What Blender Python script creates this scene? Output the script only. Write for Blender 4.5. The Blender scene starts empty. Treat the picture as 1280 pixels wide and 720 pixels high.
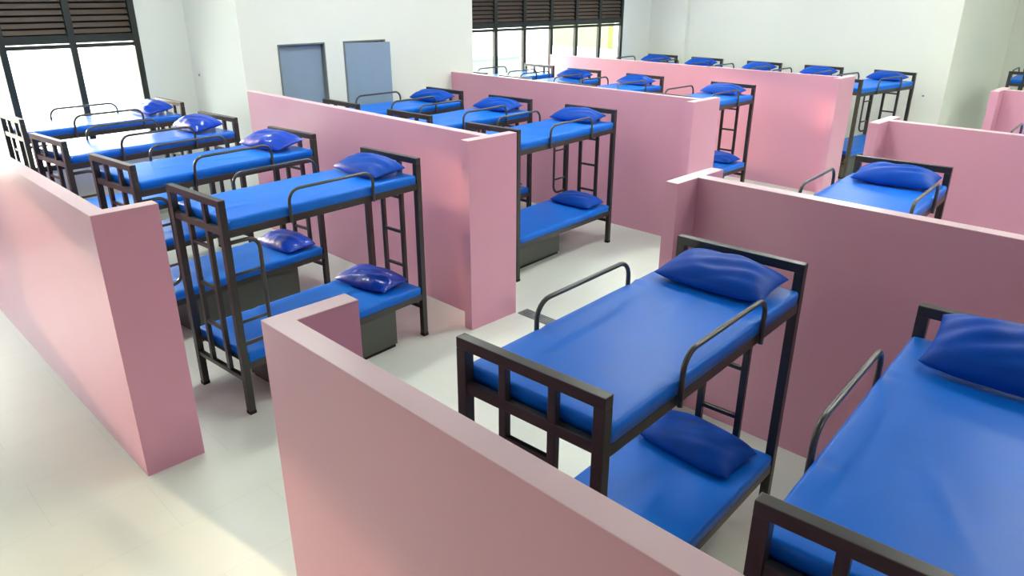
import bpy, bmesh, math, random
from mathutils import Vector, Matrix, noise

scene = bpy.context.scene
COL = scene.collection

# ------------------------------------------------------------------ camera
CAM_H, YAW, PITCH, ROLL, FPX = 3.237, 44.581, -22.236, 0.13, 908.65
a, b, c = (math.radians(v) for v in (YAW, PITCH, ROLL))
fwd = Vector((math.cos(b) * math.cos(a), math.cos(b) * math.sin(a), math.sin(b)))
r0 = Vector((math.sin(a), -math.cos(a), 0)); u0 = r0.cross(fwd)
rt = r0 * math.cos(c) + u0 * math.sin(c); up = -r0 * math.sin(c) + u0 * math.cos(c)
cam_data = bpy.data.cameras.new('camera'); cam = bpy.data.objects.new('camera', cam_data); COL.objects.link(cam)
cam_data.sensor_fit = 'HORIZONTAL'; cam_data.sensor_width = 36.0; cam_data.lens = FPX / 1280 * 36.0
cam_data.clip_start = 0.05; cam_data.clip_end = 500
cam.matrix_world = Matrix(((rt.x, up.x, -fwd.x, 0), (rt.y, up.y, -fwd.y, 0), (rt.z, up.z, -fwd.z, CAM_H), (0, 0, 0, 1)))
scene.camera = cam

# ------------------------------------------------------------------ world, sun, exposure
world = bpy.data.worlds.new('overcast_sky'); scene.world = world; world.use_nodes = True
bg = world.node_tree.nodes['Background']
bg.inputs['Color'].default_value = (0.97, 1.0, 0.97, 1); bg.inputs['Strength'].default_value = 7.0
SUN_DIR = Vector((0.14, -1.0, -0.138)).normalized()
sun_d = bpy.data.lights.new('low_sun', 'SUN'); sun_d.energy = 7.5; sun_d.angle = math.radians(1.8); sun_d.color = (1.0, 0.72, 0.42)
sun = bpy.data.objects.new('low_sun', sun_d); COL.objects.link(sun)
sun.rotation_euler = SUN_DIR.to_track_quat('-Z', 'Y').to_euler(); sun.location = (-3, 20, 6)
LAMP = 52.0
vs = scene.view_settings
vs.view_transform = 'Standard'; vs.look = 'None'; vs.gamma = 1.0; vs.use_curve_mapping = False; vs.exposure = 0.45

# ------------------------------------------------------------------ materials
def lin(r, g, b):
    f = lambda v: (v / 255 / 12.92) if v / 255 <= 0.04045 else ((v / 255 + 0.055) / 1.055) ** 2.4
    return (f(r), f(g), f(b), 1)

def mat(name, rgb, rough=0.5, spec=0.5, metal=0.0, coat=0.0, coat_rough=0.1, var=0.06, vscale=3.0, bump=0.0, bscale=30.0, rvar=0.0, detail=3.0):
    m = bpy.data.materials.new(name); m.use_nodes = True
    nt = m.node_tree; N = nt.nodes; L = nt.links; p = N['Principled BSDF']
    base = lin(*rgb)
    p.inputs['Roughness'].default_value = rough; p.inputs['Metallic'].default_value = metal
    p.inputs['Specular IOR Level'].default_value = spec
    p.inputs['Coat Weight'].default_value = coat; p.inputs['Coat Roughness'].default_value = coat_rough
    tc = N.new('ShaderNodeTexCoord')
    nz = N.new('ShaderNodeTexNoise'); nz.inputs['Scale'].default_value = vscale; nz.inputs['Detail'].default_value = detail
    L.new(tc.outputs['Object'], nz.inputs['Vector'])
    rp = N.new('ShaderNodeValToRGB')
    rp.color_ramp.elements[0].color = tuple(min(1, v * (1 - var)) for v in base[:3]) + (1,)
    rp.color_ramp.elements[1].color = tuple(min(1, v * (1 + var)) for v in base[:3]) + (1,)
    rp.color_ramp.elements[0].position = 0.3; rp.color_ramp.elements[1].position = 0.7
    L.new(nz.outputs['Fac'], rp.inputs['Fac']); L.new(rp.outputs['Color'], p.inputs['Base Color'])
    if rvar:
        mr = N.new('ShaderNodeMapRange'); mr.inputs['To Min'].default_value = max(0, rough - rvar); mr.inputs['To Max'].default_value = rough + rvar
        L.new(nz.outputs['Fac'], mr.inputs['Value']); L.new(mr.outputs['Result'], p.inputs['Roughness'])
    if bump:
        n2 = N.new('ShaderNodeTexNoise'); n2.inputs['Scale'].default_value = bscale; n2.inputs['Detail'].default_value = 4
        L.new(tc.outputs['Object'], n2.inputs['Vector'])
        bp = N.new('ShaderNodeBump'); bp.inputs['Strength'].default_value = bump; bp.inputs['Distance'].default_value = 0.02
        L.new(n2.outputs['Fac'], bp.inputs['Height']); L.new(bp.outputs['Normal'], p.inputs['Normal'])
        if coat: L.new(bp.outputs['Normal'], p.inputs['Coat Normal'])
    return m

M = {}
M['pink'] = mat('pink_partition_paint', (210, 154, 178), 0.30, 0.5, var=0.02, vscale=1.2, bump=0.03, bscale=60)
M['top_layer'] = mat('pale_pink_white_top', (226, 196, 206), 0.28, 0.5, var=0.02, vscale=2)
M['wall'] = mat('white_wall_paint', (226, 231, 223), 0.7, 0.3, var=0.015, vscale=0.6)
M['ceiling'] = mat('white_ceiling_paint', (228, 230, 226), 0.8, 0.2, var=0.02)
M['steel'] = mat('dark_grey_coated_steel', (42, 42, 40), 0.36, 0.6, var=0.1, vscale=8, bump=0.02, bscale=120)
M['rail'] = mat('satin_grey_tube_steel', (52, 53, 52), 0.28, 0.7, var=0.1, vscale=8)
M['mattress'] = mat('blue_vinyl_mattress', (4, 108, 218), 0.40, 0.20, var=0.05, vscale=2.5, bump=0.10, bscale=7, rvar=0.05)
M['mattress_wrap'] = mat('blue_mattress_under_clear_plastic', (6, 104, 218), 0.36, 0.3, coat=0.6, coat_rough=0.22, var=0.05, vscale=2.5, bump=0.14, bscale=7)
M['pillow'] = mat('deep_blue_pillow_cover', (0, 70, 172), 0.48, 0.14, var=0.10, vscale=5, bump=0.10, bscale=14)
M['pillow_wrap'] = mat('deep_blue_pillow_in_clear_plastic_wrap', (0, 60, 180), 0.45, 0.15, coat=0.5, coat_rough=0.03, var=0.10, vscale=5, bump=0.55, bscale=9)
M['board'] = mat('dark_bed_base_board', (40, 38, 36), 0.7, 0.3, var=0.1)
M['box'] = mat('grey_green_steel_box_paint', (72, 78, 72), 0.42, 0.5, var=0.05)
M['box_dark'] = mat('black_plinth_paint', (22, 22, 22), 0.6, 0.3)
M['alu'] = mat('dark_green_grey_window_frame', (26, 36, 33), 0.45, 0.5, var=0.08)
M['slat'] = mat('brown_grey_louvre_slat', (84, 74, 66), 0.55, 0.4, var=0.08, vscale=2)
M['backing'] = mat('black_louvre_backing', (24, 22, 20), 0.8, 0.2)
M['door'] = mat('slate_blue_door_paint', (134, 156, 176), 0.4, 0.5, var=0.03)
M['door_frame'] = mat('grey_door_frame_paint', (112, 122, 124), 0.45, 0.5, var=0.04)
M['chrome'] = mat('brushed_metal', (170, 172, 170), 0.25, 0.6, metal=1.0)
M['plastic'] = mat('white_plastic', (225, 226, 222), 0.4, 0.5)
M['grate'] = mat('galvanised_grating', (150, 158, 158), 0.3, 0.6, metal=0.4, var=0.25, vscale=9)
M['mint'] = mat('mint_outside_wall', (108, 122, 114), 0.8, 0.2)
M['yellow'] = mat('yellow_outside_wall', (118, 118, 98), 0.8, 0.2)
M['olive'] = mat('olive_yellow_outside_wall', (100, 104, 62), 0.8, 0.2)
M['ground'] = mat('pale_concrete_ground', (205, 205, 198), 0.9, 0.2, vscale=0.3)

def floor_material():
    m = mat('pale_grey_floor_tiles', (220, 227, 220), 0.30, 0.5, var=0.035, vscale=0.9, rvar=0.06)
    nt = m.node_tree; N = nt.nodes; L = nt.links; p = N['Principled BSDF']
    tc = N.new('ShaderNodeTexCoord')
    br = N.new('ShaderNodeTexBrick'); br.offset = 0.5
    br.inputs['Scale'].default_value = 1.0; br.inputs['Brick Width'].default_value = 1.2; br.inputs['Row Height'].default_value = 0.6
    br.inputs['Mortar Size'].default_value = 0.002; br.inputs['Mortar Smooth'].default_value = 0.3
    br.inputs['Color1'].default_value = (1, 1, 1, 1); br.inputs['Color2'].default_value = (0.985, 0.985, 0.98, 1); br.inputs['Mortar'].default_value = (0.86, 0.86, 0.84, 1)
    L.new(tc.outputs['Object'], br.inputs['Vector'])
    mx = N.new('ShaderNodeMixRGB'); mx.blend_type = 'MULTIPLY'; mx.inputs['Fac'].default_value = 1.0
    src = p.inputs['Base Color'].links[0].from_socket
    L.new(src, mx.inputs['Color1']); L.new(br.outputs['Color'], mx.inputs['Color2']); L.new(mx.outputs['Color'], p.inputs['Base Color'])
    return m
M['floor'] = floor_material()

def glass_material():
    m = bpy.data.materials.new('clear_window_glass'); m.use_nodes = True
    nt = m.node_tree; N = nt.nodes; L = nt.links
    N.remove(N['Principled BSDF']); out = N['Material Output']
    tr = N.new('ShaderNodeBsdfTransparent'); tr.inputs['Color'].default_value = (0.97, 0.99, 0.98, 1)
    gl = N.new('ShaderNodeBsdfGlossy'); gl.inputs['Roughness'].default_value = 0.02
    lw = N.new('ShaderNodeLayerWeight'); lw.inputs['Blend'].default_value = 0.5
    fr = N.new('ShaderNodeMath'); fr.operation = 'POWER'; fr.inputs[1].default_value = 5.0
    L.new(lw.outputs['Facing'], fr.inputs[0])
    mx = N.new('ShaderNodeMixShader')
    L.new(fr.outputs['Value'], mx.inputs['Fac']); L.new(tr.outputs['BSDF'], mx.inputs[1]); L.new(gl.outputs['BSDF'], mx.inputs[2])
    L.new(mx.outputs['Shader'], out.inputs['Surface'])
    return m
M['glass'] = glass_material()

def lamp_material():
    m = bpy.data.materials.new('lit_lamp_diffuser'); m.use_nodes = True
    p = m.node_tree.nodes['Principled BSDF']
    p.inputs['Base Color'].default_value = (0.9, 0.9, 0.9, 1)
    p.inputs['Emission Color'].default_value = (0.97, 1.0, 0.91, 1); p.inputs['Emission Strength'].default_value = LAMP
    return m
M['lamp'] = lamp_material()

# ------------------------------------------------------------------ helpers
def box_bm(x0, x1, y0, y1, z0, z1, bev=0.0, bm=None):
    own = bm is None
    if own: bm = bmesh.new()
    r = bmesh.ops.create_cube(bm, size=1.0)
    for v in r['verts']:
        v.co = Vector(((x0 + x1) / 2 + v.co.x * (x1 - x0), (y0 + y1) / 2 + v.co.y * (y1 - y0), (z0 + z1) / 2 + v.co.z * (z1 - z0)))
    if bev:
        es = list({e for v in r['verts'] for e in v.link_edges})
        bmesh.ops.bevel(bm, geom=es, offset=bev, segments=2, affect='EDGES', profile=0.6)
    return bm

def tube_bm(path, rad, sides=10, closed_ends=True):
    bm = bmesh.new(); rings = []
    n = len(path); pts = [Vector(p) for p in path]
    for i, p in enumerate(pts):
        t = (pts[min(i + 1, n - 1)] - pts[max(i - 1, 0)]).normalized()
        ref = Vector((0, 1, 0)) if abs(t.y) < 0.9 else Vector((1, 0, 0))
        s = t.cross(ref).normalized(); q = s.cross(t).normalized()
        rings.append([bm.verts.new(p + (s * math.cos(2 * math.pi * k / sides) + q * math.sin(2 * math.pi * k / sides)) * rad) for k in range(sides)])
    for i in range(n - 1):
        for k in range(sides):
            bm.faces.new((rings[i][k], rings[i][(k + 1) % sides], rings[i + 1][(k + 1) % sides], rings[i + 1][k]))
    if closed_ends:
        bm.faces.new(list(reversed(rings[0]))); bm.faces.new(rings[-1])
    bmesh.ops.recalc_face_normals(bm, faces=bm.faces)
    for f in bm.faces: f.smooth = len(f.verts) == 4
    return bm

def to_mesh(name, bm, material):
    me = bpy.data.meshes.new(name); bm.normal_update(); bm.to_mesh(me); bm.free()
    me.materials.append(material)
    return me

def obj(name, me, parent=None, loc=(0, 0, 0), rz=0.0):
    o = bpy.data.objects.new(name, me); COL.objects.link(o)
    o.location = loc; o.rotation_euler = (0, 0, rz)
    if parent is not None: o.parent = parent
    return o

def part(name, bm, material, parent=None):
    return obj(name, to_mesh(name, bm, material), parent)

def empty(name, loc=(0, 0, 0), rz=0.0):
    o = obj(name, None, None, loc, rz); o.empty_display_size = 0.2
    return o

def tag(o, label, cat, group=None):
    o['label'] = label; o['category'] = cat
    if group: o['group'] = group
    return o

def struct(name, bm, material):
    o = part(name, bm, material); o['kind'] = 'structure'
    return o

# ------------------------------------------------------------------ layout numbers (metres)
X1, X2, X3, X4 = 1.246, 4.796, 8.535, 12.516      # partition lines
T, HP = 0.107, 1.944                              # partition thickness and height
YD = 9.9                                          # wall with the doors
YW1, YW2 = 11.6, 11.2                             # the two window walls
XB, XF, XR = -7.0, 16.4, 20.6                     # back wall, far wall, recessed far wall
YR = -9.0                                         # right wall
YC = 4.25                                         # corner of the recess
ZC = 4.8                                          # ceiling
TR = 2.5                                          # transom height
SILL, WTOP = 0.9, 4.2

# ------------------------------------------------------------------ room shell
struct('floor', box_bm(XB - .3, XR + .3, YR - .3, YW1 + .25, -0.2, 0.0), M['floor'])
struct('ceiling', box_bm(XB - .3, XR + .3, YR - .3, YW1 + .25, ZC, ZC + 0.2), M['ceiling'])
struct('wall_back', box_bm(XB - .25, XB, YR - .25, YW1 + .25, 0, ZC), M['wall'])
struct('wall_right', box_bm(XB, XR, YR - .25, YR, 0, ZC), M['wall'])
W1A, W1B = -5.0, 4.10
W2A, W2B = 9.05, 15.14
bm = box_bm(XB, W1A, YW1, YW1 + .25, 0, ZC); box_bm(W1B, X2, YW1, YW1 + .25, 0, ZC, bm=bm)
box_bm(W1A, W1B, YW1, YW1 + .25, 0, SILL, bm=bm); box_bm(W1A, W1B, YW1, YW1 + .25, WTOP, ZC, bm=bm)
struct('wall_left_near', bm, M['wall'])
D1 = (5.33, 6.09); D2 = (6.41, 7.18); DZ = 2.53
bm = box_bm(X2, D1[0], YD, YD + .18, 0, ZC)
box_bm(D1[1], D2[0], YD, YD + .18, 0, ZC, bm=bm); box_bm(D2[1], W2A, YD, YD + .18, 0, ZC, bm=bm)
box_bm(D1[0], D1[1], YD, YD + .18, DZ, ZC, bm=bm); box_bm(D2[0], D2[1], YD, YD + .18, DZ, ZC, bm=bm)
box_bm(X2, X2 + .18, YD + .18, YW1 + .25, 0, ZC, bm=bm); box_bm(W2A - .18, W2A, YD + .18, YW1 + .25, 0, ZC, bm=bm)
box_bm(X2 + .18, W2A - .18, YW1 + .05, YW1 + .25, 0, ZC, bm=bm)
struct('wall_left_doors', bm, M['wall'])
bm = box_bm(W2A, W2B, YW2, YW2 + .25, 0, SILL); box_bm(W2A, W2B, YW2, YW2 + .25, WTOP, ZC, bm=bm)
box_bm(W2B, XF, YW2, YW2 + .25, 0, ZC, bm=bm)
struct('wall_left_far', bm, M['wall'])
bm = box_bm(XF, XF + .25, YC, YW2 + .25, 0, ZC); box_bm(XF + .25, XR, YC, YC + .25, 0, ZC, bm=bm)
struct('wall_far', bm, M['wall'])
struct('wall_far_recess', box_bm(XR, XR + .25, YR, YC + .25, 0, ZC), M['wall'])
struct('wall_column', box_bm(XF - .12, XF - .001, 10.15, YW2 - .001, 0, ZC - .001), M['wall'])
bm = box_bm(XF - .004, XF - .001, YC + .02, 10.14, 2.74, 2.765)
struct('trim_1', bm, M['wall'])

# ------------------------------------------------------------------ windows
def window(name, xs, y, z0, ztr, ztop, slat_pitch):
    w = empty(name, (0, 0, 0)); w['kind'] = 'structure'
    xa, xb = xs[0], xs[-1]
    hw = 0.042
    for x in xs:
        part('mullion', box_bm(x - hw, x + hw, y - .025, y + .045, z0, ztop, .004), M['alu'], w)
    for i in range(len(xs) - 1):
        p0, p1 = xs[i] + hw, xs[i + 1] - hw
        part('sill_bar', box_bm(p0, p1, y - .02, y + .04, z0, z0 + .06), M['alu'], w)
        part('transom', box_bm(p0, p1, y - .02, y + .04, ztr, ztr + .05), M['alu'], w)
        part('louvre_bottom_bar', box_bm(p0, p1, y - .02, y + .04, ztr + .064, ztr + .17), M['alu'], w)
        part('pane', box_bm(p0, p1, y + .03, y + .036, z0 + .06, ztr), M['glass'], w)
        part('pane', box_bm(p0, p1, y + .03, y + .036, ztr + .05, ztr + .064), M['glass'], w)
        part('louvre_backing', box_bm(p0 - .035, p1 + .035, y + .047, y + .055, ztr + .10, ztop), M['backing'], w)
        bm = box_bm(p0 + .005, p1 - .005, -.006, .006, -slat_pitch * .42, slat_pitch * .42, .002)
        bmesh.ops.rotate(bm, verts=bm.verts, cent=(0, 0, 0), matrix=Matrix.Rotation(math.radians(-38), 3, 'X'))
        me = to_mesh('slat', bm, M['slat'])
        z = ztr + .17 + slat_pitch * .5
        while z < ztop - .05:
            obj('slat', me, w, (0, y + .025, z)); z += slat_pitch
    return w
xs1 = []
x = W1B - 0.045
while x > W1A: xs1.append(x); x -= 0.835
xs1 = sorted(xs1 + [W1A + 0.045])
window('window_1', xs1, YW1, SILL, TR, WTOP, 0.082)
xs2 = [W2A + .045, 10.025] + [10.87 + .845 * i for i in range(6)]
window('window_2', xs2, YW2, SILL, TR - .03, WTOP, 0.078)

# ------------------------------------------------------------------ doors
def door(name, x0, x1, ajar):
    d = empty(name, (0, 0, 0)); d['kind'] = 'structure'
    fw = .022
    part('frame_jamb', box_bm(x0, x0 + fw, YD - .015, YD + .15, 0, DZ, .004), M['door_frame'], d)
    part('frame_jamb', box_bm(x1 - fw, x1, YD - .015, YD + .15, 0, DZ, .004), M['door_frame'], d)
    part('frame_head', box_bm(x0 + fw, x1 - fw, YD - .015, YD + .15, DZ - fw, DZ, .004), M['door_frame'], d)
    wd = x1 - x0 - 2 * fw - .006
    leaf = part('door_leaf', box_bm(0, wd, -.02, .02, .01, DZ - fw - .006, .004), M['door'], d)
    hz = 1.05
    lev = part('door_handle', tube_bm([(wd - .07, -.02, hz), (wd - .07, -.07, hz), (wd - .19, -.07, hz)], .011), M['chrome'], leaf)
    leaf.location = (x0 + fw + .003, YD + (.0 if ajar else .085), 0); leaf.rotation_euler = (0, 0, math.radians(-ajar))
    # black sheet in place of the dark of the room behind
    part('dark_doorway_sheet', box_bm(x0 + .01, x1 - .01, YD + .14, YD + .16, .0, DZ - .01), M['backing'], d)
    return d
door('door_1', *D1, 0)
door('door_2', *D2, 15)

# ------------------------------------------------------------------ partitions
def prism(outline, z0, z1, bev):
    bm = bmesh.new()
    lo = [bm.verts.new((x, y, z0)) for x, y in outline]; hi = [bm.verts.new((x, y, z1)) for x, y in outline]
    n = len(outline)
    bm.faces.new(lo[::-1]); bm.faces.new(hi)
    for i in range(n): bm.faces.new((lo[i], lo[(i + 1) % n], hi[(i + 1) % n], hi[i]))
    bmesh.ops.recalc_face_normals(bm, faces=bm.faces)
    if bev: bmesh.ops.bevel(bm, geom=[e for e in bm.edges if e.calc_face_angle(0) > .5], offset=bev, segments=2, affect='EDGES', profile=.6)
    return bm

TOP_T = .004
def partition(label, panel, wing, wing_high):
    """panel (x0, x1, y0, y1) joined in one outline with its end wing (x0, x1, y0, y1)"""
    px0, px1, py0, py1 = panel; wx0, wx1, wy0, wy1 = wing
    if wing_high:    # the wing closes the +y end
        o = [(px0, py0), (px1, py0), (px1, wy0), (wx1, wy0), (wx1, wy1), (wx0, wy1), (wx0, wy0), (px0, wy0)]
    else:
        o = [(px0, py1), (px0, wy1), (wx0, wy1), (wx0, wy0), (wx1, wy0), (wx1, wy1), (px1, wy1), (px1, py1)]
    o2 = []
    for p in o:
        if not o2 or (abs(p[0] - o2[-1][0]) + abs(p[1] - o2[-1][1])) > 1e-6: o2.append(p)
    # drop collinear points
    o3 = []
    for i in range(len(o2)):
        p, q, r = o2[i - 1], o2[i], o2[(i + 1) % len(o2)]
        if abs((q[0] - p[0]) * (r[1] - q[1]) - (q[1] - p[1]) * (r[0] - q[0])) > 1e-9: o3.append(q)
    cx, cy = px0, (py0 + py1) / 2
    o3 = [(x - cx, y - cy) for x, y in o3]
    e = empty('partition_wall', (cx, cy, 0))
    part('body', prism(o3, 0, HP - TOP_T, 0), M['pink'], e)
    part('top_layer', prism(o3, HP - TOP_T, HP, .0015), M['top_layer'], e)  # thin layer over the body in a paler pink-white
    return tag(e, label, 'partition', 'pink half-height partitions')
YA, YB = 4.891, 2.722
Y2, Y4, Y5, Y6, Y7, Y8 = 5.037, 2.878, 4.937, 2.804, 4.716, 2.600
WO, WI = .268, .376
partition('pink half-height partition with dark end face at the left photo edge', (X1, X1 + T, YA + T, YW1 - .002), (X1, X1 + .413, YA, YA + T), False)
partition('large pink foreground partition running off the bottom of the photo', (X1, X1 + T, -6.0, YB - T), (X1, X1 + .417, YB - T, YB), True)
partition('pink partition behind the four left beds, ending in a T wing', (X2, X2 + T, Y2 + T, YD - .002), (X2 - WO, X2 + WI, Y2, Y2 + T), False)
partition('pink partition behind the big foreground bed on the right', (X2, X2 + T, -6.0, Y4 - T), (X2 - WO, X2 + WI, Y4 - T, Y4), True)
partition('pink partition running from the door wall to the aisle, third line', (X3, X3 + T, Y5 + T, YD - .002), (X3 - WO, X3 + WI, Y5, Y5 + T), False)
partition('pink partition behind the lone bed on the right of the aisle', (X3, X3 + T, -6.0, Y6 - T), (X3 - WO, X3 + WI, Y6 - T, Y6), True)
partition('sunlit peach-tinted pink partition farthest back, by the far window', (X4, X4 + T, Y7 + T, YW2 - .032), (X4 - WO, X4 + WI, Y7, Y7 + T), False)
partition('small piece of pink partition at the upper right photo edge', (X4, X4 + T, -6.0, Y8 - T), (X4 - WO, X4 + WI, Y8 - T, Y8), True)

# ------------------------------------------------------------------ bunk bed prototype meshes
BW, BL, PT = 0.81, 2.0, 1.81
hw, hl = BW / 2, BL / 2
PS = .055
def me_box(name, x, y, z, m, bev=.004): return to_mesh(name, box_bm(x[0], x[1], y[0], y[1], z[0], z[1], bev), m)
S = M['steel']
bed_parts = []      # (name, mesh, parent_index)
def add(name, me, parent=None): bed_parts.append((name, me, parent)); return len(bed_parts) - 1
for sx in (-1, 1):
    ex0, ex1 = sorted((sx * hl, sx * (hl - PS)))
    for sy in (-1, 1):
        y0, y1 = sorted((sy * hw, sy * (hw - PS)))
        i = add('post', me_box('post', (ex0, ex1), (y0, y1), (0.012, PT - PS), S))
        add('foot_cap', me_box('foot_cap', (ex0 - .002, ex1 + .002), (y0 - .002, y1 + .002), (0, .03), M['box_dark'], .003), i)
    add('top_bar', me_box('top_bar', (ex0, ex1), (-hw, hw), (PT - PS, PT), S))
    q0, q1 = sorted((sx * (hl - .008), sx * (hl - .047)))
    iy = hw - PS
    add('end_bar', me_box('end_bar', (q0, q1), (-iy, iy), (1.535, 1.59), S))
    add('bottom_bar', me_box('bottom_bar', (q0, q1), (-iy, iy), (.295, .335), S))
    for v in (-.137, .137):
        add('upright_bar', me_box('upright_bar', (q0 + .002, q1 - .002), (v - .021, v + .021), (.335, PT - PS), S))
    for z in (.69, 1.04, 1.39):
        add('rung', me_box('rung', (q0 + .006, q1 - .006), (-.116, .116), (z - .014, z + .014), S))
for sy in (-1, 1):
    y0, y1 = sorted((sy * (hw - .004), sy * (hw - .036)))
    add('side_rail', me_box('side_rail', (-hl + PS, hl - PS), (y0, y1), (1.515, 1.575), S))
    add('side_rail', me_box('side_rail', (-hl + PS, hl - PS), (y0, y1), (.40, .46), S))
    # bent guard rail
    yr = sy * (hw + .012); za, zt, R = 1.52, 1.785, .10
    path = [(-.42, yr, za), (-.42, yr, 1.60)]
    for k in range(7):
        t = math.pi - k / 6 * math.pi / 2
        path.append((-.42 + R + R * math.cos(t), yr, zt - R + R * math.sin(t)))
    for k in range(7):
        t = math.pi / 2 - k / 6 * math.pi / 2
        path.append((.42 - R + R * math.cos(t), yr, zt - R + R * math.sin(t)))
    path += [(.42, yr, 1.60), (.42, yr, za)]
    add('guard_rail', to_mesh('guard_rail', tube_bm(path, .0135), M['rail']))
add('bunk_base', me_box('bunk_base', (-hl + .05, hl - .05), (-hw + .037, hw - .037), (1.555, 1.573), M['board'], 0))
add('bunk_base', me_box('bunk_base', (-hl + .05, hl - .05), (-hw + .037, hw - .037), (.44, .458), M['board'], 0))
for z in (1.525, .41):
    for u in (-.5, 0, .5):
        add('cross_bar', me_box('cross_bar', (u - .018, u + .018), (-hw + .037, hw - .037), (z, z + .03), S))
# bent side ladder at the foot end, near side
yl = -hw + PS / 2; R = .10; xo = -hl + PS
path = [(xo - .01, yl, 1.47), (xo + .12, yl, 1.47)]
xo2 = xo + .245
for k in range(7):
    t = math.pi / 2 - k / 6 * math.pi / 2
    path.append((xo2 - R + R * math.cos(t), yl, 1.47 - R + R * math.sin(t)))
for k in range(7):
    t = -k / 6 * math.pi / 2
    path.append((xo2 - R + R * math.cos(t), yl, .62 + R + R * math.sin(t)))
path.append((xo - .01, yl, .62))
LADDER = to_mesh('side_ladder', tube_bm(path, .0165), M['rail'])
LRUNG = [to_mesh('ladder_rung', tube_bm([(xo - .005, yl, z), (xo2 - .002, yl, z)], 0.0125), M['rail']) for z in (.81, 1.21)]

def make_bed(phrase_label, hx, y, r, ladder_at_foot):
    ex = Vector((math.cos(r), math.sin(r), 0)); ey = Vector((-math.sin(r), math.cos(r), 0))
    c0 = Vector((hx, y, 0)) - ex * hl + ey * hw
    e = empty('bunk_bed', c0, r)
    made = []
    for name, me, par in bed_parts:
        made.append(obj(name, me, e if par is None else made[par]))
    lad = obj('side_ladder', LADDER, e, rz=0.0 if ladder_at_foot else math.pi)
    for me in LRUNG: obj('ladder_rung', me, lad)
    tag(e, phrase_label, 'bunk bed', 'dark steel bunk beds')
    return e, c0, r

# ------------------------------------------------------------------ mattress meshes
def mattress_mesh(seed, thick):
    rnd = random.Random(seed)
    lx, ly, rr = hl - .058, hw - .003, .020
    nx, ny = 56, 24
    bm = bmesh.new()
    creases = []
    for uu in (-.42, .42):
        for sy in (-1, 1):
            creases.append((uu + rnd.uniform(-.02, .02), sy * hw, rnd.uniform(.5, 1.2), rnd.uniform(-.5, .5)))
    folds = [(rnd.uniform(-.8, .5), rnd.uniform(-.3, .3), rnd.uniform(-.6, .6), rnd.uniform(.2, .45), rnd.uniform(.004, .008)) for _ in range(3)]
    def top(x, y):
        z = thick
        d = min(lx - abs(x), ly - abs(y))
        z += .006 * (1 - (x / lx) ** 2) * (1 - (y / ly) ** 2)
        z += .0035 * noise.noise(Vector((x * 3.1 + seed, y * 4.3, .3 * seed)))
        for (cx, cy, amp, ang) in creases:
            dx, dy = x - cx, abs(y - cy)
            if dy < .25 and abs(dx) < .2:
                f = math.exp(-(dy / .11) ** 2)
                z += -.007 * amp * f * math.exp(-((dx - ang * dy) / .025) ** 2) + .005 * amp * f * math.exp(-((dx - ang * dy - .05) / .02) ** 2)
        for (fx, fy, ang, ln, amp) in folds:
            ca, sa = math.cos(ang), math.sin(ang)
            p_, q_ = (x - fx) * ca + (y - fy) * sa, -(x - fx) * sa + (y - fy) * ca
            if abs(p_) < ln: z += amp * math.exp(-(q_ / .018) ** 2) * (1 - (p_ / ln) ** 2)
        return z
    def edge(n, l):     # samples with extra density at the rounded rim
        core = [-l + rr + 2 * (l - rr) * i / n for i in range(n + 1)]
        arc = [l - rr + rr * math.sin(t * math.pi / 8) for t in (1, 2, 3, 4)]
        return [-v for v in reversed(arc)] + core + arc
    X, Y = edge(nx, lx), edge(ny, ly)
    grid = []
    for x in X:
        row = []
        for y in Y:
            dx = max(0, abs(x) - (lx - rr)); dy = max(0, abs(y) - (ly - rr))
            dd = min(1.0, math.hypot(dx, dy) / rr)
            z = top(x, y) - rr * (1 - math.sqrt(max(0, 1 - dd * dd)))
            xx, yy = x, y
            if dx > 0 and dy > 0 and math.hypot(dx, dy) > rr:
                k = rr / math.hypot(dx, dy)
                xx = math.copysign(lx - rr + dx * k, x); yy = math.copysign(ly - rr + dy * k, y)
            row.append(bm.verts.new((xx, yy, z)))
        grid.append(row)
    for i in range(len(X) - 1):
        for j in range(len(Y) - 1):
            f = bm.faces.new((grid[i][j], grid[i + 1][j], grid[i + 1][j + 1], grid[i][j + 1])); f.smooth = True
    # side skirt
    loop = [grid[i][0] for i in range(len(X))] + [grid[-1][j] for j in range(1, len(Y))] + [grid[i][-1] for i in range(len(X) - 2, -1, -1)] + [grid[0][j] for j in range(len(Y) - 2, 0, -1)]
    low = []
    for v in loop:
        low.append(bm.verts.new((v.co.x * .998, v.co.y * .996, 0.0)))
    for i in range(len(loop)):
        k = (i + 1) % len(loop)
        f = bm.faces.new((loop[i], low[i], low[k], loop[k])); f.smooth = True
    bm.faces.new(low[::-1])
    bmesh.ops.remove_doubles(bm, verts=bm.verts, dist=1e-5)
    bmesh.ops.recalc_face_normals(bm, faces=bm.faces)
    return to_mesh('mattress', bm, M['mattress'])
MATT = [mattress_mesh(s, .078) for s in (3, 8, 15, 21)]
MATTW = [mattress_mesh(s, .078) for s in (5, 12)]
for me in MATTW: me.materials[0] = M['mattress_wrap']

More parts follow.
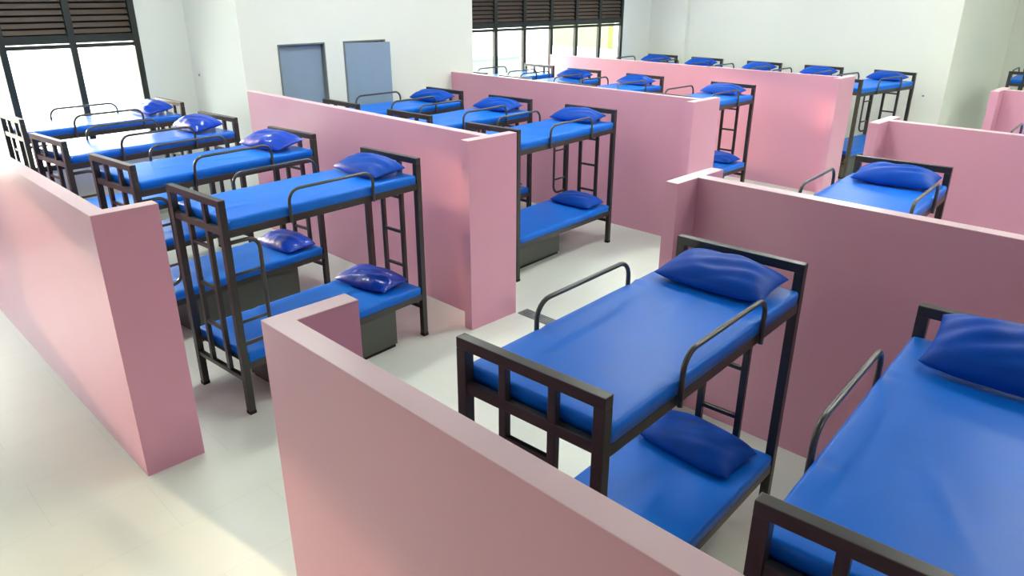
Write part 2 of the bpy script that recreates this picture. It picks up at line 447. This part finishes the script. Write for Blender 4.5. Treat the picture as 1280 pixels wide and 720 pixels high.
# ------------------------------------------------------------------ pillow meshes
def pillow_mesh(seed, material):
    n = 32; A, B, H = .34, .185, .106
    bm = bmesh.new(); layers = []
    for side in (1, -1):
        g = []
        for i in range(n + 1):
            row = []
            s = math.sin((i / n - .5) * math.pi)
            for j in range(n + 1):
                t = math.sin((j / n - .5) * math.pi)
                v_ = A * s * (1 - .05 * (1 - t * t) * abs(s)); u_ = B * t * (1 + .06 * (1 - s * s) - .10 * abs(s) ** 6)
                prof = max(0, (1 - abs(s) ** 2.8)) ** .62 * max(0, (1 - abs(t) ** 2.3)) ** .5
                z = H * prof
                w = noise.noise(Vector((s * 2.3 + seed * 7.1, t * 2.1, side * 1.7)))
                z *= 1 + .14 * w
                # gathers running in from the short ends
                z += .007 * prof * math.sin(t * 9 + seed + 3 * s) * abs(s) ** 1.5 * (1 - t * t)
                z += .005 * prof * math.sin(14 * (t * .8 + .5 * s) + seed * 2)
                if side < 0: z = -z * .45
                if side < 0: z = max(z, -.030)
                row.append((u_, v_, z))
            g.append(row)
        layers.append(g)
    V = {}
    def vert(side, i, j):
        rim = i in (0, n) or j in (0, n)
        key = (0 if rim else side, i, j)
        if key not in V:
            x, y, z = layers[side][i][j]
            V[key] = bm.verts.new((x, y, (0 if rim else z) + .030))
        return V[key]
    for side in (0, 1):
        for i in range(n):
            for j in range(n):
                q = [vert(side, i, j), vert(side, i + 1, j), vert(side, i + 1, j + 1), vert(side, i, j + 1)]
                f = bm.faces.new(q if side else q[::-1]); f.smooth = True
    bmesh.ops.recalc_face_normals(bm, faces=bm.faces)
    return to_mesh('pillow', bm, material)
B_HALF = .19
PIL = [pillow_mesh(s, M['pillow']) for s in (1, 2, 5, 9)]
PILW = [pillow_mesh(s, M['pillow_wrap']) for s in (3, 4, 6)]

# ------------------------------------------------------------------ storage boxes
def box_thing(label, c0, r, u0, u1, v0, v1):
    cu, cv = (u0 + u1) / 2, (v0 + v1) / 2
    ex = Vector((math.cos(r), math.sin(r), 0)); ey = Vector((-math.sin(r), math.cos(r), 0))
    e = empty('storage_box', c0 + ex * cu + ey * cv, r)
    a_, b_ = (u1 - u0) / 2, (v1 - v0) / 2
    part('plinth', box_bm(-a_ + .02, a_ - .02, -b_ + .02, b_ - .02, 0, .03), M['box_dark'], e)
    part('body', box_bm(-a_, a_, -b_ + .014, b_, .03, .396, .004), M['box'], e)
    part('front_panel', box_bm(-a_ + .03, a_ - .03, -b_, -b_ + .013, .05, .385, .003), M['box'], e)
    part('side_panel', box_bm(a_ + .001, a_ + .012, -b_ + .04, b_ - .03, .05, .385, .003), M['box'], e)
    return tag(e, label, 'storage box', 'steel storage boxes under the bunks')

# ------------------------------------------------------------------ place beds
HX1, HX2, HX3, HX4 = 4.031, 7.661, 11.804, 15.725
beds = [
    # key, hx, y, rot, ladder at foot, phrase, upper pillow, lower shown, lower pillow, box(u0,u1,v0,v1)
    ('A0', HX1 + .074, 10.384, .049, True,  'first from the left window in the near bay', 'w', 1, 0, None),
    ('A1', HX1 - .006, 8.642, .110, True,  'second from the left window in the near bay', 'w', 1, 0, None),
    ('A2', HX1 + .085, 7.019, .108, True,  'third from the left window in the near bay', 'w', 1, 'w', (-.62, .62, -.36, .2)),
    ('A3', HX1 + .117, 5.279, .072, True,  'nearest the aisle in the left near bay', 'p', 1, 'w', (-.62, .63, -.375, .2)),
    ('B0', HX1 - .089, 1.520, .051, False, 'large and uncropped in the right foreground', 'p', 1, 'p', (-.6, .3, -.1, .36)),
    ('B1', HX1 - .181, 0.073, .072, False, 'cropped by the bottom right photo edge', 'p', 0, 0, None),
    ('C0', HX2 + .009, 8.617, .036, False, 'in the second bay, below the grey doors', 'p', 1, 0, None),
    ('C1', HX2 + .084, 7.226, .063, False, 'in the middle of the second bay', 'p', 1, 'p', (-.7, .2, -.1, .36)),
    ('C2', HX2 + .146, 5.780, .069, False, 'at the aisle end of the second bay', 'p', 1, 'p', (-.75, .17, -.16, .36)),
    ('D0', HX2 - .431, 1.672, .075, False, 'alone behind the right foreground partition', 'p', 0, 0, None),
    ('E0', HX3 - .06, 10.349, .02, False, 'without pillow, right at the far window', 0, 0, 0, None),
    ('E1', HX3 - .15, 9.063, .01, False, 'second from the far window, third bay', 'p', 0, 0, None),
    ('E2', HX3 - .17, 7.607, .0, False, 'third from the far window, third bay', 'p', 0, 0, None),
    ('E3', HX3 - .20, 5.80, .0, False, 'at the aisle end of the third bay', 'p', 1, 'p', (-.6, .5, -.3, .3)),
    ('F0', HX4 + .062, 9.988, .01, False, 'leftmost of the far back row', 'p', 0, 0, None),
    ('F1', HX4 + .024, 8.749, .0, False, 'second from left in the far back row', 'p', 0, 0, None),
    ('F2', HX4 + .002, 7.324, -.02, False, 'third from left in the far back row', 'p', 0, 0, None),
    ('F3', HX4 - .028, 5.997, -.03, False, 'fourth from left in the far back row', 'p', 0, 0, None),
    ('F4', HX4 - .100, 4.590, -.14, False, 'aisle end of the far back row', 'p', 1, 0, (-.88, -.1, -.34, .3)),
    ('G0', 19.30, 2.76, .067, False, 'sliver at the far upper right edge', 'p', 0, 0, None),
    ('H0', 11.22, 1.05, .065, False, 'mostly hidden, just its rail showing at right', 0, 0, 0, None),
]
rnd = random.Random(11)
pose = {'A0': (.71, .02, .05, 8), 'A1': (.71, .02, -.10, 8), 'A2': (.71, .0, .05, 10), 'A3': (.72, .0, -.06, 6), 'B0': (.725, -.01, -.02, 6), 'B1': (.71, -.05, -.04, 22)}
for k, (key, hx, y, r, lf, ph, upil, low, lpil, bx) in enumerate(beds):
    e, c0, r = make_bed('dark steel bunk bed, ' + ph, hx, y, r, lf)
    ex = Vector((math.cos(r), math.sin(r), 0)); ey = Vector((-math.sin(r), math.cos(r), 0))
    if key != 'H0':
        o = obj('mattress', MATTW[k] if k < 2 else MATT[k % 4], None, c0 + Vector((0, 0, 1.5755)), r)
        tag(o, 'blue mattress, upper bunk ' + ph, 'mattress', 'blue mattresses')
    else:
        o = obj('mattress', MATT[k % 4], None, c0 + Vector((0, 0, 1.5755)), r)
        tag(o, 'blue upper mattress of the bed that hides behind the right partitions', 'mattress', 'blue mattresses')
    if low:
        o = obj('mattress', MATT[(k + 1) % 4], None, c0 + Vector((0, 0, .4605)), r)
        tag(o, 'blue mattress, lower bunk ' + ph, 'mattress', 'blue mattresses')
    def put(kind, z, where, idx):
        u, v, rz, tilt = pose.get(key, (.71 + rnd.uniform(-.02, .02), rnd.uniform(-.03, .03), rnd.uniform(-.08, .08), 6)) if where == 'upper' else (.70 + rnd.uniform(-.02, .02), rnd.uniform(-.05, .05), rnd.uniform(-.12, .12), 3)
        me = (PILW if kind == 'w' else PIL)[idx % (3 if kind == 'w' else 4)]
        t = math.radians(tilt)
        o = obj('pillow', me, None)
        pos = c0 + ex * u + ey * v + Vector((0, 0, z + .007 + B_HALF * math.sin(t)))
        o.rotation_mode = 'XYZ'; o.rotation_euler = (Matrix.Rotation(r + rz, 3, 'Z') @ Matrix.Rotation(-t, 3, 'Y')).to_euler()
        o.location = pos
        look = 'plastic-wrapped blue pillow, ' if kind == 'w' else 'dark blue pillow, '
        tag(o, look + where + ' bunk ' + ph, 'pillow', 'blue pillows')
    if upil: put(upil, 1.655, 'upper', k)
    if lpil: put(lpil, .540, 'lower', k + 1)
    if bx: box_thing('grey steel box under the bunk ' + ph, c0, r, *bx)

# ------------------------------------------------------------------ floor grating strip across the aisle
e = empty('drain_grating', (5.24, 3.95, 0))
part('tray', box_bm(-.075, .075, -1.05, 1.05, 0, .006), M['grate'], e)
for i in range(5):
    xx = -.062 + i * .031
    part('bar', box_bm(xx - .008, xx + .008, -1.05, 1.05, .006, .016, .002), M['grate'], e)
tag(e, 'grey metal grating strip set on the floor across the aisle', 'drain grating')

# ------------------------------------------------------------------ small wall fittings
def fitting(name, label, cat, x, y, z, face):
    e = empty(name, (x, y, z))
    if face == 'x':
        part('plate', box_bm(-.012, 0, -.06, .06, -.04, .04, .003), M['plastic'], e)
        part('switch', box_bm(-.018, -.012, -.02, .02, -.015, .015, .002), M['door_frame'], e)
    else:
        part('plate', box_bm(-.04, .04, -.012, 0, -.06, .06, .003), M['plastic'], e)
        part('switch', box_bm(-.015, .015, -.018, -.012, -.02, .02, .002), M['door_frame'], e)
    tag(e, label, cat)
fitting('wall_socket', 'small wall socket beside the last bed of the back row', 'socket', XF - .001, 4.62, 1.31, 'x')
fitting('wall_switch', 'tiny switch on the white wall right of the left window', 'switch', X2 - .001, 11.35, 2.05, 'x')

# ------------------------------------------------------------------ unseen ceiling lamps, added where walls and faces needed brightening
k = 0
for lx, lys in ((-3.2, (6.8,)), (3.4, (-3.8,)), (2.9, (6.2, 9.4)), (6.4, (0.2, 4.0, 7.6)), (10.2, (-3.0, 0.6, 4.0, 7.6)), (13.9, (-3.0, 0.6, 4.8, 8.4)), (18.4, (-5.0, -0.6))):
    for ly in lys:
        e = empty('unseen_ceiling_lamp', (lx, ly, ZC))
        part('housing', box_bm(-.62, .62, -.16, .16, -.07, 0, .006), M['plastic'], e)
        part('diffuser', box_bm(-.60, .60, -.14, .14, -.082, -.071, .002), M['lamp'], e)
        tag(e, 'unseen long ceiling lamp, added to brighten the dormitory hall', 'ceiling lamp', 'unseen ceiling lamps')

# ------------------------------------------------------------------ outside
struct('ground_outside', box_bm(-60, 80, YW1 + .26, 160, -.5, -.3), M['ground'])

e = empty('garden_wall', (17.5, 20.0, -.3))
part('wall_panel', box_bm(-3.2, 3.2, 0, .2, 0, 1.22, .01), M['mint'], e)
part('coping', box_bm(-3.25, 3.25, -.04, .24, 1.22, 1.30, .01), M['mint'], e)
tag(e, 'pale mint garden wall outside, low in the far window', 'garden wall')
e = empty('yellow_house', (45.0, 31.0, -.3))
part('house_wall', box_bm(-4.6, 5, 0, 5, 0, 5.0), M['yellow'], e)
part('roof', box_bm(-4.9, 5.3, -.3, 5.3, 5.0, 5.25), M['mint'], e)
part('porch', box_bm(-4.6, 5, -2.6, -.01, 0, 1.35, .01), M['olive'], e)
tag(e, 'pale yellow house outside, seen through the right far window panes', 'house')
